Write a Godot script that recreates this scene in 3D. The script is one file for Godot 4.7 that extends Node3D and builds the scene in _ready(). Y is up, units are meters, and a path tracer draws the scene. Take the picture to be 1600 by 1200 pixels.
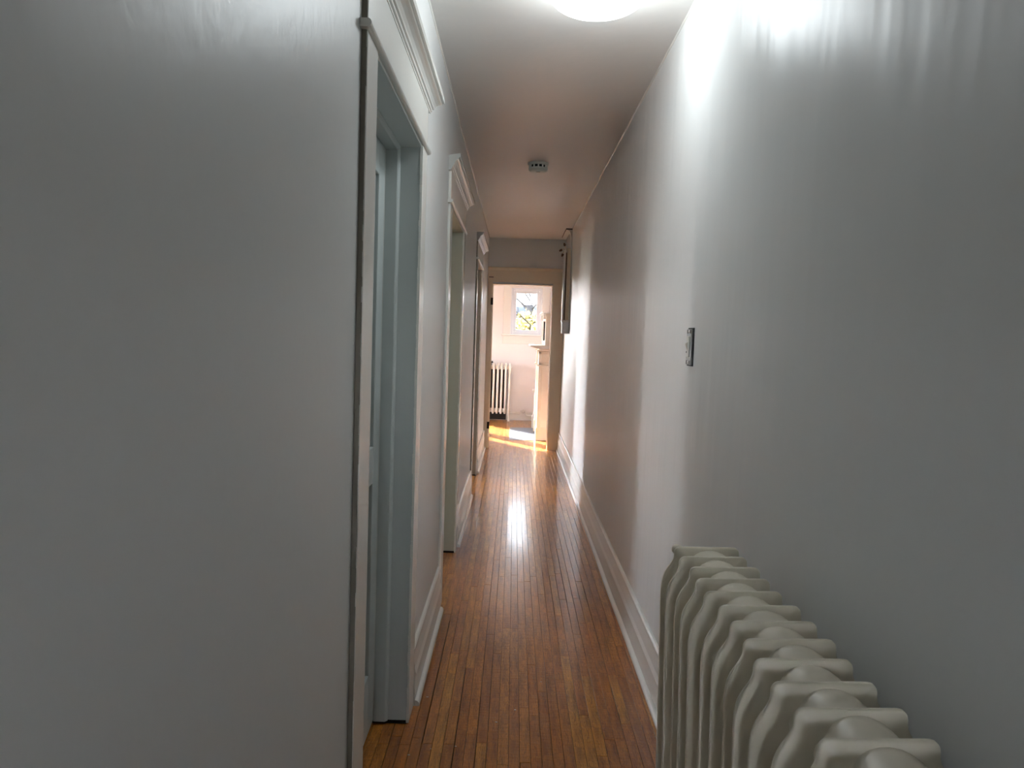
extends Node3D
# Narrow upstairs hallway: left wall with three doors, right wall with a cast iron radiator,
# open door at the end into a sunny room. Corridor runs along -z, camera at x = 0.

const WL := -0.36      # left wall plane
const WR := 0.615      # right wall plane
const H := 2.68        # ceiling
const ZE := -9.8       # end wall, hallway side
const ZF := -9.94      # end wall, room side
const ZB := -13.2      # far wall of the room
const XR := 0.64       # right wall of the room
const CT := 0.014      # casing thickness

var rng := RandomNumberGenerator.new()
var M := {}

func _ready() -> void:
	rng.seed = 11
	# ---- camera
	var cam := Camera3D.new()
	cam.name = "camera"
	cam.fov = 53.1301
	cam.near = 0.02
	cam.far = 300.0
	cam.rotation_order = EULER_ORDER_YXZ
	cam.position = Vector3(0, 1.45, 0)
	cam.rotation_degrees = Vector3(-3.58068, 0.07201, 1.9)
	add_child(cam)
	cam.current = true
	# ---- sky, sun, exposure
	var we := WorldEnvironment.new()
	we.name = "world_environment"
	var env := Environment.new()
	env.background_mode = Environment.BG_SKY
	var sky := Sky.new()
	var sm := ProceduralSkyMaterial.new()
	sm.sky_top_color = Color(0.84, 0.89, 0.95)
	sm.sky_horizon_color = Color(0.97, 0.97, 0.98)
	sm.ground_horizon_color = Color(0.7, 0.7, 0.68)
	sm.ground_bottom_color = Color(0.42, 0.4, 0.37)
	sm.sun_angle_max = 0.5
	sky.sky_material = sm
	env.sky = sky
	env.background_energy_multiplier = 46.0
	env.tonemap_mode = Environment.TONE_MAPPER_LINEAR
	env.tonemap_exposure = 1.95
	env.sdfgi_enabled = true
	env.ssao_enabled = true
	env.ssil_enabled = true
	we.environment = env
	add_child(we)
	var sun := DirectionalLight3D.new()
	sun.name = "sun"
	sun.light_color = Color(1.0, 0.96, 0.91)
	sun.light_energy = 15.0
	sun.light_angular_distance = 0.5
	sun.shadow_enabled = true
	sun.sky_mode = DirectionalLight3D.SKY_MODE_LIGHT_ONLY
	sun.look_at_from_position(Vector3.ZERO, Vector3(0.75, -0.61, 1.0), Vector3.UP)
	add_child(sun)
	materials()
	shell()
	floor_boards()
	doors()
	trims()
	ceiling_lamp(Vector3(0.245, H, -2.70))
	hall_radiator()
	switch_box()
	smoke_alarm()
	wire_channel()
	far_room()
	outside()
	paint_flakes()

# ------------------------------------------------------------------ helpers
func S(smooth := false) -> SurfaceTool:
	var st := SurfaceTool.new()
	st.begin(Mesh.PRIMITIVE_TRIANGLES)
	st.set_smooth_group(0 if smooth else -1)
	return st

func tri(st: SurfaceTool, a: Vector3, b: Vector3, c: Vector3, n: Vector3, ua := Vector2.ZERO, ub := Vector2.ZERO, uc := Vector2.ZERO) -> void:
	var cr := (b - a).cross(c - a)
	if cr.length_squared() < 1e-16:
		return
	st.set_uv(ua); st.add_vertex(a)
	if cr.dot(n) > 0.0:
		st.set_uv(uc); st.add_vertex(c)
		st.set_uv(ub); st.add_vertex(b)
	else:
		st.set_uv(ub); st.add_vertex(b)
		st.set_uv(uc); st.add_vertex(c)

func quad(st: SurfaceTool, a: Vector3, b: Vector3, c: Vector3, d: Vector3, n: Vector3) -> void:
	tri(st, a, b, c, n)
	tri(st, a, c, d, n)

# box from lo to hi with chamfered edges
func bx(st: SurfaceTool, lo: Vector3, hi: Vector3, b := 0.0) -> void:
	var c := (lo + hi) / 2.0
	var h := (hi - lo) / 2.0
	b = minf(b, minf(h.x, minf(h.y, h.z)) * 0.9)
	for ax in 3:
		var p := (ax + 1) % 3
		var q := (ax + 2) % 3
		for s: float in [-1.0, 1.0]:
			var n := Vector3.ZERO
			n[ax] = s
			var k: Array[Vector3] = []
			for e: Array in [[-1.0, -1.0], [1.0, -1.0], [1.0, 1.0], [-1.0, 1.0]]:
				var v := Vector3.ZERO
				v[ax] = s * h[ax]
				v[p] = e[0] * (h[p] - b)
				v[q] = e[1] * (h[q] - b)
				k.append(c + v)
			quad(st, k[0], k[1], k[2], k[3], n)
			if b > 0.0:
				for t: float in [-1.0, 1.0]:
					var m := n
					m[p] = t
					var w: Array[Vector3] = []
					for e: float in [-1.0, 1.0]:
						var v1 := Vector3.ZERO
						v1[ax] = s * h[ax]; v1[p] = t * (h[p] - b); v1[q] = e * (h[q] - b)
						var v2 := Vector3.ZERO
						v2[ax] = s * (h[ax] - b); v2[p] = t * h[p]; v2[q] = e * (h[q] - b)
						if e < 0.0:
							w.append(c + v1); w.append(c + v2)
						else:
							w.append(c + v2); w.append(c + v1)
					quad(st, w[0], w[1], w[2], w[3], m)
	if b > 0.0:
		for sx: float in [-1.0, 1.0]:
			for sy: float in [-1.0, 1.0]:
				for sz: float in [-1.0, 1.0]:
					var g := Vector3(sx, sy, sz)
					tri(st, c + g * (h - Vector3(0, b, b)), c + g * (h - Vector3(b, 0, b)), c + g * (h - Vector3(b, b, 0)), g)

# profile (2D polygon) swept from a to b; du, dv are the 3D axes of the profile
func ext(st: SurfaceTool, prof: PackedVector2Array, a: Vector3, b: Vector3, du: Vector3, dv: Vector3, m0 := 0.0, m1 := 0.0) -> void:
	var n := prof.size()
	var area := 0.0
	for i in n:
		area += prof[i].cross(prof[(i + 1) % n])
	var sg := signf(area)
	var dir := (b - a).normalized()
	var A: Array[Vector3] = []
	var B: Array[Vector3] = []
	for p in prof:
		A.append(a + du * p.x + dv * p.y - dir * p.x * m0)
		B.append(b + du * p.x + dv * p.y + dir * p.x * m1)
	for i in n:
		var j := (i + 1) % n
		var e := prof[j] - prof[i]
		quad(st, A[i], A[j], B[j], B[i], du * (e.y * sg) + dv * (-e.x * sg))
	var idx := Geometry2D.triangulate_polygon(prof)
	for i in range(0, idx.size(), 3):
		tri(st, A[idx[i]], A[idx[i + 1]], A[idx[i + 2]], -dir)
		tri(st, B[idx[i]], B[idx[i + 1]], B[idx[i + 2]], dir)

# profile of (radius, height) turned round an axis
func lathe(st: SurfaceTool, prof: PackedVector2Array, at: Vector3, axis := Vector3.UP, seg := 32) -> void:
	var ux := axis.cross(Vector3(0.3, 0.2, 0.93)).normalized()
	var uz := axis.cross(ux).normalized()
	for i in prof.size() - 1:
		var e := prof[i + 1] - prof[i]
		for k in seg:
			var t0 := TAU * k / seg
			var t1 := TAU * (k + 1) / seg
			var r0 := ux * cos(t0) + uz * sin(t0)
			var r1 := ux * cos(t1) + uz * sin(t1)
			var nn := (r0 + r1) * e.y - axis * e.x * 2.0
			quad(st, at + r0 * prof[i].x + axis * prof[i].y, at + r1 * prof[i].x + axis * prof[i].y, at + r1 * prof[i + 1].x + axis * prof[i + 1].y, at + r0 * prof[i + 1].x + axis * prof[i + 1].y, nn)

func tube(st: SurfaceTool, pts: Array, r: float, seg := 10, cap := true) -> void:
	var rings: Array = []
	var last := Vector3.UP
	for i in pts.size():
		var d: Vector3
		if i == 0: d = pts[1] - pts[0]
		elif i == pts.size() - 1: d = pts[i] - pts[i - 1]
		else: d = (pts[i + 1] - pts[i]).normalized() + (pts[i] - pts[i - 1]).normalized()
		d = d.normalized()
		if i == 0:
			last = d.cross(Vector3(0.31, 0.77, 0.2)).normalized()
		else:
			last = (last - d * last.dot(d)).normalized()
		var s := d.cross(last)
		var ring: Array[Vector3] = []
		for k in seg:
			var t := TAU * k / seg
			ring.append((last * cos(t) + s * sin(t)) * r)
		rings.append(ring)
	for i in pts.size() - 1:
		for k in seg:
			var j := (k + 1) % seg
			quad(st, pts[i] + rings[i][k], pts[i] + rings[i][j], pts[i + 1] + rings[i + 1][j], pts[i + 1] + rings[i + 1][k], rings[i][k] + rings[i][j])
	if cap:
		for k in seg:
			var j := (k + 1) % seg
			tri(st, pts[0], pts[0] + rings[0][k], pts[0] + rings[0][j], pts[0] - pts[1])
			var e := pts.size() - 1
			tri(st, pts[e], pts[e] + rings[e][k], pts[e] + rings[e][j], pts[e] - pts[e - 1])

func numbered(called: String, parent: Node) -> String:
	if not parent.has_node(called):
		return called
	var i := 1
	while parent.has_node("%s_%03d" % [called, i]):
		i += 1
	return "%s_%03d" % [called, i]

func put(called: String, st: SurfaceTool, m: Material, parent: Node = self) -> MeshInstance3D:
	st.generate_normals()
	var o := MeshInstance3D.new()
	o.mesh = st.commit()
	o.material_override = m
	o.name = numbered(called, parent)
	parent.add_child(o, true)
	return o

func inst(called: String, mesh: Mesh, m: Material, parent: Node, at := Vector3.ZERO) -> MeshInstance3D:
	var o := MeshInstance3D.new()
	o.mesh = mesh
	o.material_override = m
	o.name = numbered(called, parent)
	o.position = at
	parent.add_child(o, true)
	return o

func node(called: String, label: String, category: String, at := Vector3.ZERO, kind := "", group := "") -> Node3D:
	var o := Node3D.new()
	o.name = numbered(called, self)
	o.position = at
	add_child(o, true)
	return tag(o, label, category, kind, group)

func tag(o: Node3D, label: String, category: String, kind := "", group := "") -> Node3D:
	o.set_meta("label", label)
	o.set_meta("category", category)
	if kind: o.set_meta("kind", kind)
	if group: o.set_meta("group", group)
	return o

# wall between lo and hi, running along axis ax (0 or 2), with holes [u0, u1, v0, v1]
func wall_mesh(lo: Vector3, hi: Vector3, ax: int, holes: Array) -> SurfaceTool:
	var st := S()
	var u := lo[ax]
	for h: Array in holes:
		var a := lo; var b := hi
		a[ax] = u; b[ax] = h[0]
		bx(st, a, b)
		a[ax] = h[0]; b[ax] = h[1]
		if h[2] > lo.y + 0.001:
			b.y = h[2]; bx(st, a, b); b.y = hi.y
		if h[3] < hi.y - 0.001:
			a.y = h[3]; bx(st, a, b)
		u = h[1]
	var c := lo
	c[ax] = u
	bx(st, c, hi)
	return st

# ------------------------------------------------------------------ materials
func mat(called: String, c: Color, rough: float, spec := 0.5) -> StandardMaterial3D:
	var m := StandardMaterial3D.new()
	m.resource_name = called
	m.albedo_color = c
	m.roughness = rough
	m.metallic_specular = spec
	M[called] = m
	return m

func noise_tex(freq: float, octaves: int, normal := false, bump := 4.0, sd := 3, size := 512) -> NoiseTexture2D:
	var n := FastNoiseLite.new()
	n.seed = sd
	n.noise_type = FastNoiseLite.TYPE_SIMPLEX_SMOOTH
	n.frequency = freq
	n.fractal_octaves = octaves
	var t := NoiseTexture2D.new()
	t.width = size
	t.height = size
	t.seamless = true
	t.noise = n
	t.as_normal_map = normal
	t.bump_strength = bump
	return t

func grain(kind: int, sd: int) -> ImageTexture:
	var w := 96
	var h := 768
	var im := Image.create(w, h, false, Image.FORMAT_RGB8)
	var n := FastNoiseLite.new()
	n.seed = sd
	n.frequency = 1.0
	n.fractal_octaves = 3
	for y in h:
		var v := float(y) / h
		for x in w:
			var u := float(x) / w
			var g: float
			var wob := n.get_noise_2d(u * 2.0, v * 5.0)
			if kind == 0:   # cathedral figure
				var cu := u - 0.5 + 0.12 * n.get_noise_2d(3.7, v * 2.0)
				g = fposmod((cu * cu * 9.0 + v * 3.2 + wob * 0.35) * 5.0, 1.0)
			elif kind == 1: # straight figure
				g = fposmod((u * 1.3 + wob * 0.3 + v * 0.25) * 6.0, 1.0)
			else:
				g = fposmod((u * 0.8 + wob * 0.5 + v * 0.6) * 4.0, 1.0)
			g = pow(g, 2.2)
			var pore := n.get_noise_2d(u * 40.0, v * 14.0 + 9.0)
			var tone := n.get_noise_2d(u * 1.5 + 20.0, v * 3.0)
			var k := clampf(1.0 - 0.26 * g - 0.18 * maxf(pore, 0.0) + 0.18 * tone, 0.3, 1.2)
			im.set_pixel(x, y, Color(clampf(0.80 * k, 0, 1), clampf(0.76 * pow(k, 1.2), 0, 1), clampf(0.60 * pow(k, 1.5), 0, 1)))
	return ImageTexture.create_from_image(im)

func materials() -> void:
	var peel := noise_tex(0.035, 3, false, 1.0, 5)
	var wav := noise_tex(0.018, 3, true, 6.0, 8)
	# satin wall paint: orange peel plus broad, upright trowel and roller waves
	var m := mat("wall_paint", Color(0.868, 0.872, 0.868), 0.37, 0.28)
	m.normal_enabled = true
	m.normal_texture = wav
	m.normal_scale = 0.12
	m.heightmap_enabled = true
	m.heightmap_texture = peel
	m.heightmap_scale = 0.006
	m.uv1_triplanar = true
	m.uv1_world_triplanar = true
	m.uv1_scale = Vector3(0.55, 0.06, 0.55)
	m = mat("left_wall_paint", Color(0.868, 0.872, 0.868), 0.37, 0.28)
	m.normal_enabled = true
	m.normal_texture = wav
	m.normal_scale = 0.035
	m.heightmap_enabled = true
	m.heightmap_texture = peel
	m.heightmap_scale = 0.03
	m.uv1_triplanar = true
	m.uv1_world_triplanar = true
	m.uv1_scale = Vector3(1.5, 1.1, 1.5)
	m = mat("ceiling_paint", Color(0.86, 0.85, 0.835), 0.42)
	m.normal_enabled = true
	m.normal_texture = wav
	m.normal_scale = 0.06
	m.uv1_triplanar = true
	m.uv1_world_triplanar = true
	m.uv1_scale = Vector3(0.8, 0.8, 1.2)
	m = mat("trim_paint", Color(0.89, 0.89, 0.87), 0.26)
	m.heightmap_enabled = true
	m.heightmap_texture = peel
	m.heightmap_scale = 0.008
	m.uv1_triplanar = true
	m.uv1_world_triplanar = true
	m.uv1_scale = Vector3(4, 1.2, 4)
	for a: Array in [["blue_grey_paint", Color(0.73, 0.76, 0.755)], ["green_grey_paint", Color(0.70, 0.72, 0.67)], ["brown_grey_paint", Color(0.56, 0.53, 0.48)]]:
		m = mat(a[0], a[1], 0.34)
		m.heightmap_enabled = true
		m.heightmap_texture = peel
		m.heightmap_scale = 0.008
		m.uv1_triplanar = true
		m.uv1_world_triplanar = true
		m.uv1_scale = Vector3(5, 1.0, 5)
	m = mat("iron_paint", Color(0.88, 0.845, 0.77), 0.38)
	m.heightmap_enabled = true
	m.heightmap_texture = noise_tex(0.02, 3, false, 1.0, 21)
	m.heightmap_scale = 0.008
	m.uv1_triplanar = true
	m.uv1_scale = Vector3(3, 3, 3)
	m.uv1_world_triplanar = true
	mat("white_paint", Color(0.91, 0.90, 0.885), 0.35)
	mat("cream_paint", Color(0.87, 0.80, 0.70), 0.35)
	mat("mantel_paint", Color(0.93, 0.885, 0.82), 0.35)
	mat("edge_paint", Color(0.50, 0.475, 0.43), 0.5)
	mat("room_wall", Color(0.92, 0.905, 0.91), 0.5)
	mat("vinyl", Color(0.90, 0.91, 0.93), 0.3)
	mat("dark_metal", Color(0.16, 0.14, 0.12), 0.45).metallic = 0.6
	mat("steel", Color(0.62, 0.63, 0.63), 0.35).metallic = 0.7
	mat("black", Color(0.03, 0.03, 0.03), 0.8)
	mat("plastic", Color(0.82, 0.81, 0.77), 0.35)
	mat("off_white_plastic", Color(0.84, 0.84, 0.81), 0.4)
	mat("slate", Color(0.33, 0.36, 0.41), 0.45)
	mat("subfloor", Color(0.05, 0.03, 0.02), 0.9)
	mat("brown_plastic", Color(0.42, 0.32, 0.24), 0.5)
	mat("gap_shade", Color(0.13, 0.09, 0.07), 0.6)
	mat("masonry", Color(0.5, 0.45, 0.42), 0.9)
	m = mat("mirror_glass", Color(0.92, 0.93, 0.94), 0.02)
	m.metallic = 1.0
	m = mat("glass", Color(1, 1, 1, 0.05), 0.0)
	m.transparency = BaseMaterial3D.TRANSPARENCY_ALPHA
	m = mat("darkened_glass", Color(0.05, 0.055, 0.06, 0.62), 0.0)  # pane darkened to hold back the bright daylight outside
	m.transparency = BaseMaterial3D.TRANSPARENCY_ALPHA
	m = mat("lamp_glass", Color(0.95, 0.95, 0.94), 0.4)
	m.emission_enabled = true
	m.emission = Color(0.97, 0.99, 1.0)
	m.emission_energy_multiplier = 1.6
	# oak strips: three figures, several stains
	var tex := [grain(0, 4), grain(1, 9), grain(2, 15)]
	var rn := FastNoiseLite.new()
	rn.seed = 33
	rn.frequency = 1.0
	rn.fractal_octaves = 2
	var ri := Image.create(24, 1024, false, Image.FORMAT_L8)
	for y in 1024:
		for x in 24:
			var hgt := 0.5 + 0.35 * rn.get_noise_2d(x / 24.0 * 0.5, y / 1024.0 * 34.0) + 0.22 * rn.get_noise_2d(x / 24.0 * 1.2 + 50.0, y / 1024.0 * 90.0)
			ri.set_pixel(x, y, Color(hgt, hgt, hgt))
	var rip := ImageTexture.create_from_image(ri)
	var tones := [Color(0.91, 0.605, 0.27), Color(0.87, 0.56, 0.24), Color(0.94, 0.64, 0.29), Color(0.83, 0.525, 0.22), Color(0.89, 0.575, 0.25), Color(0.97, 0.69, 0.33)]
	for i in 18:
		m = mat("oak_%d" % i, tones[i % 6], 0.30)
		m.albedo_texture = tex[i / 6]
		m.heightmap_enabled = true
		m.heightmap_texture = rip
		m.heightmap_scale = 0.08
		m.clearcoat_enabled = true
		m.clearcoat = 0.7
		m.clearcoat_roughness = 0.13
	mat("leaf", Color(0.93, 0.86, 0.55), 0.7).backlight = Color(0.66, 0.58, 0.32)
	mat("bark", Color(0.24, 0.23, 0.23), 0.9)
	mat("siding", Color(0.74, 0.77, 0.84), 0.8)
	mat("roofing", Color(0.40, 0.43, 0.48), 0.9)
	mat("soil", Color(0.22, 0.24, 0.13), 0.95)

# ------------------------------------------------------------------ shell
const DOORS := [[-2.77, -1.87], [-5.02, -4.08], [-7.84, -6.95]]

func shell() -> void:
	var w := M["wall_paint"] as Material
	var holes: Array = []
	for i in [2, 1, 0]:
		holes.append([DOORS[i][0], DOORS[i][1], 0.0, 2.115])
	tag(put("wall_left", wall_mesh(Vector3(WL - 0.16, 0, ZE), Vector3(WL, H, 1.6), 2, holes), M["left_wall_paint"]), "long pale grey painted hallway wall with three doorways", "wall", "structure")
	tag(put("wall_right", wall_mesh(Vector3(WR, 0, ZE), Vector3(WR + 0.2, H, 1.6), 2, []), w), "long pale grey painted wall without doors, behind the large radiator", "wall", "structure")
	tag(put("wall_behind", wall_mesh(Vector3(WL - 0.16, 0, 1.6), Vector3(WR + 0.2, H, 1.76), 0, [[-0.01, 0.20, 1.34, 1.63]]), w), "wall closing the hallway behind the camera, with a small opening added for fill light", "wall", "structure")  # opening added to let fill light in from behind the camera
	tag(put("wall_end", wall_mesh(Vector3(-3.6, 0, ZF), Vector3(0.9, H, ZE), 0, [[-0.30, 0.465, 0.0, 2.105]]), w), "short wall at the far end of the hallway above the open doorway", "wall", "structure")
	var r := M["room_wall"] as Material
	tag(put("wall_back", wall_mesh(Vector3(-3.6, 0, ZB - 0.2), Vector3(0.9, H, ZB), 0, [[-2.50, -2.05, 0.56, 2.31], [-1.95, -1.05, 0.56, 2.31], [-0.075, 0.455, 1.48, 2.275]]), r), "sunlit pinkish white wall of the far room, around the small window", "wall", "structure")
	tag(put("wall_far_left", wall_mesh(Vector3(-3.6, 0, ZB), Vector3(-3.4, H, -1.2), 2, [[-11.9, -11.3, 1.15, 1.85], [-9.0, -8.2, 0.75, 2.15]]), r), "outer left wall of the rooms beside the hallway, with added light openings", "wall", "structure")  # both openings added to brighten the far room and the right hallway wall
	tag(put("wall_far_right", wall_mesh(Vector3(XR, 0, ZB), Vector3(XR + 0.26, H, ZF), 2, []), r), "wall of the far room behind the fireplace mantel", "wall", "structure")
	for z: float in [-3.4, -1.36]:  # unseen partitions added to keep daylight out of the nearest door gap
		tag(put("wall_partition", wall_mesh(Vector3(-3.4, 0, z), Vector3(WL - 0.16, H, z + 0.12), 0, []), r), "plain unseen partition added behind the left wall to seal out daylight", "wall", "structure", "partitions behind the left wall")
	var st := S()
	bx(st, Vector3(-3.6, H, ZB - 0.2), Vector3(0.9, H + 0.2, 1.76))
	tag(put("ceiling", st, M["ceiling_paint"]), "pale painted plaster ceiling over the hallway", "ceiling", "structure")

func floor_boards() -> void:
	var fl := node("floor", "worn orange brown oak strip floor running the length of the hallway", "floor", Vector3.ZERO, "structure")
	var st := S()
	bx(st, Vector3(-3.6, -0.25, ZB - 0.2), Vector3(0.9, -0.02, 1.76))
	put("subfloor", st, M["subfloor"], fl)
	var wd := 0.0385
	var rest: Array = []
	for i in 18:
		rest.append(S())
	var count := 0
	var x := -3.4
	while x < XR - 0.001:
		var x1 := minf(x + wd, XR)
		var in_hall := x1 > WL - 0.15 and x < WR + 0.02
		var z := 1.6 if in_hall else (ZF if x > 0.0 else -1.36)
		z += rng.randf_range(0.0, 0.6)
		var gap := 0.0009
		if rng.randf() < 0.22: gap = rng.randf_range(0.0012, 0.0020)
		while z > ZB:
			var ln := rng.randf_range(0.35, 1.25)
			var z1 := maxf(z - ln, ZB)
			var k := rng.randi_range(0, 17)
			if k < 6 and rng.randf() < 0.4: k += 6
			var own := in_hall and z1 < -2.3 and z > -7.4 and x1 > WL - 0.06 and x < WR - 0.02 and count < 290
			var t: SurfaceTool = S() if own else rest[k]
			var g2 := gap
			if rng.randf() < 0.10: g2 = rng.randf_range(0.0018, 0.0032)
			plank(t, x + g2, x1 - 0.0002, z1 + 0.0003, z - 0.0003, rng.randf_range(-0.0004, 0.0004), rng.randf_range(-0.004, 0.004))
			if own:
				count += 1
				put("plank", t, M["oak_%d" % k], fl)
			z = z1
		x = x1
	for i in 18:
		var o := put("plank_rest", rest[i], M["oak_%d" % i], fl)
		o.set_meta("kind", "stuff")

func plank(st: SurfaceTool, x0: float, x1: float, z0: float, z1: float, y: float, tilt: float) -> void:
	var c := 0.0007
	var uo := Vector2(rng.randf() * 0.1, rng.randf())
	var fl := 1.0 if rng.randf() < 0.5 else -1.0
	var f := func(v: Vector3) -> Vector2: return uo + Vector2((v.x - x0) / 0.0385 * 0.9, v.z * fl / 0.75)
	var xm := (x0 + x1) / 2.0
	var P := func(xx: float, d: float, zz: float) -> Vector3: return Vector3(xx, y - d + (xx - xm) * tilt, zz)
	var T: Array[Vector3] = [P.call(x0 + c, 0.0, z0 + c), P.call(x1 - c, 0.0, z0 + c), P.call(x1 - c, 0.0, z1 - c), P.call(x0 + c, 0.0, z1 - c)]
	var E: Array[Vector3] = [P.call(x0, c, z0), P.call(x1, c, z0), P.call(x1, c, z1), P.call(x0, c, z1)]
	var B: Array[Vector3] = [P.call(x0, 0.018, z0), P.call(x1, 0.018, z0), P.call(x1, 0.018, z1), P.call(x0, 0.018, z1)]
	var N := [Vector3(0, 0, -1), Vector3(1, 0, 0), Vector3(0, 0, 1), Vector3(-1, 0, 0)]
	uvq(st, T[0], T[1], T[2], T[3], Vector3.UP, f)
	for i in 4:
		var j := (i + 1) % 4
		uvq(st, T[i], T[j], E[j], E[i], Vector3.UP + N[i], f)
		uvq(st, E[i], E[j], B[j], B[i], N[i], f)

func uvq(st: SurfaceTool, a: Vector3, b: Vector3, c: Vector3, d: Vector3, n: Vector3, f: Callable) -> void:
	tri(st, a, b, c, n, f.call(a), f.call(b), f.call(c))
	tri(st, a, c, d, n, f.call(a), f.call(c), f.call(d))

# ------------------------------------------------------------------ doors in the left wall
func crown_profile() -> PackedVector2Array:
	return PackedVector2Array([Vector2(0, 0), Vector2(0.016, 0), Vector2(0.016, 0.006), Vector2(0.021, 0.009), Vector2(0.022, 0.016), Vector2(0.027, 0.019), Vector2(0.029, 0.025), Vector2(0.035, 0.034), Vector2(0.044, 0.041), Vector2(0.052, 0.044), Vector2(0.055, 0.047), Vector2(0.055, 0.051), Vector2(0.063, 0.051), Vector2(0.063, 0.070), Vector2(0.0, 0.074)])

func doors() -> void:
	var P := [M["blue_grey_paint"], M["green_grey_paint"], M["brown_grey_paint"]]
	var L := ["nearest white cased doorway with a closed blue grey door, in the left wall", "middle white cased doorway on the left wall, with green grey jambs", "farthest cased doorway on the left wall, next to the end wall"]
	var cr := crown_profile()
	for i in 3:
		var z0: float = DOORS[i][0]
		var z1: float = DOORS[i][1]
		var d := node("door_%d" % (i + 1), L[i], "doorway", Vector3(WL, 0, (z0 + z1) / 2.0), "structure")
		var a := (z0 - z1) / 2.0     # local z of the far side
		var b := -a
		var X := Vector3.RIGHT
		var Y := Vector3.UP
		var tp := M["trim_paint"] as Material
		# casings
		for s: Array in [[a - 0.13, a], [b, b + 0.13]]:
			var st := S()
			bx(st, Vector3(0, 0, s[0]), Vector3(CT, 2.115, s[1]), 0.003)
			put("casing", st, tp, d)
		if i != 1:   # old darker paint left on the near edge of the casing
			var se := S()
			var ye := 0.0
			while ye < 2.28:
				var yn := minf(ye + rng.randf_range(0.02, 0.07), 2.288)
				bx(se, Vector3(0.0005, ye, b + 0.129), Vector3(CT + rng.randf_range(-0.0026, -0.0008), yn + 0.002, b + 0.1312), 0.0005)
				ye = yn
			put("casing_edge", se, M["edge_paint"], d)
		var st2 := S()
		bx(st2, Vector3(0, 2.115, a - 0.13), Vector3(CT, 2.29, b + 0.13), 0.002)
		put("frieze_board", st2, tp, d)
		st2 = S()
		var pr := PackedVector2Array()
		for k in 9:
			var t := -PI / 2 + PI * k / 8.0
			pr.append(Vector2(CT + 0.003 + 0.009 * cos(t), 2.123 + 0.009 * sin(t)))
		pr.append(Vector2(0, 2.132)); pr.append(Vector2(0, 2.114))
		ext(st2, pr, Vector3(0, 0, a - 0.15), Vector3(0, 0, b + 0.15), X, Y)
		put("bead_moulding", st2, tp, d)
		st2 = S()
		ext(st2, cr, Vector3(0, 2.275, a - 0.17), Vector3(0, 2.275, b + 0.15), X, Y, 1.0, 1.0)
		put("crown_moulding", st2, tp, d)
		# jambs, stops, leaf
		for s: Array in [[a, a + 0.004], [b - 0.004, b]]:
			st2 = S()
			bx(st2, Vector3(-0.16, 0.0135, s[0]), Vector3(CT - 0.004, 2.115, s[1]), 0.001)
			put("jamb", st2, P[i], d)
		st2 = S()
		bx(st2, Vector3(-0.16, 2.105, a), Vector3(CT - 0.004, 2.115, b), 0.001)
		put("head_jamb", st2, P[i], d)
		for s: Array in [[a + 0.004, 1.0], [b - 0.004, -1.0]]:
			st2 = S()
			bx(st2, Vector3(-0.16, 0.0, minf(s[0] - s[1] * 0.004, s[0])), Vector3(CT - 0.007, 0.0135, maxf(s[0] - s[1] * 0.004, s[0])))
			put("foot_gap_shade", st2, M["subfloor"], d)  # dark strip painting in the shade of the gap under the jamb
			st2 = S()
			ext(st2, PackedVector2Array([Vector2(-0.115, 0), Vector2(-0.064, 0), Vector2(-0.064, 0.004), Vector2(-0.068, 0.007), Vector2(-0.069, 0.010), Vector2(-0.074, 0.013), Vector2(-0.115, 0.013)]), Vector3(0, 0.012, s[0]), Vector3(0, 2.105, s[0]), X, Vector3(0, 0, s[1]))
			put("door_stop", st2, P[i], d)
			# white bead painted in for the light leaking between stop and leaf
			if i > 0: continue
			st2 = S(true)
			var pts: Array = []
			for k in 24:
				pts.append(Vector3(-0.1165 + rng.randf_range(-0.0006, 0.0006), 0.03 + 2.06 * k / 23.0, s[0] + s[1] * (0.0125 + rng.randf_range(-0.0005, 0.0005))))
			tube(st2, pts, 0.0016, 6)
			put("light_leak_bead", st2, tp, d)
		st2 = S()
		ext(st2, PackedVector2Array([Vector2(-0.115, 0), Vector2(-0.064, 0), Vector2(-0.064, -0.004), Vector2(-0.069, -0.010), Vector2(-0.074, -0.013), Vector2(-0.115, -0.013)]), Vector3(0, 2.105, a + 0.004), Vector3(0, 2.105, b - 0.004), X, Y)
		put("door_stop", st2, P[i], d)
		door_leaf(d, a + 0.006, b - 0.006, -0.157, -0.117, 0.012, 2.103, P[i], [0.0, 93.0, 88.0][i])  # middle and farthest leaves opened to pass the added side room light
		# ragged line of white casing paint on the arris of the far jamb
		st2 = S()
		var prev := 0.012
		var y := 0.0
		while y < 2.10:
			var y1 := minf(y + rng.randf_range(0.012, 0.05), 2.105)
			var wdt := rng.randf_range(0.0055, 0.0085)
			bx(st2, Vector3(CT - 0.002 - wdt, y + 0.004, a + 0.003), Vector3(CT + 0.0008, y1 + 0.004, a + 0.0052 + rng.randf_range(0.0, 0.0012)), 0.0008)
			y = y1
		put("paint_edge", st2, tp, d)

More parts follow.
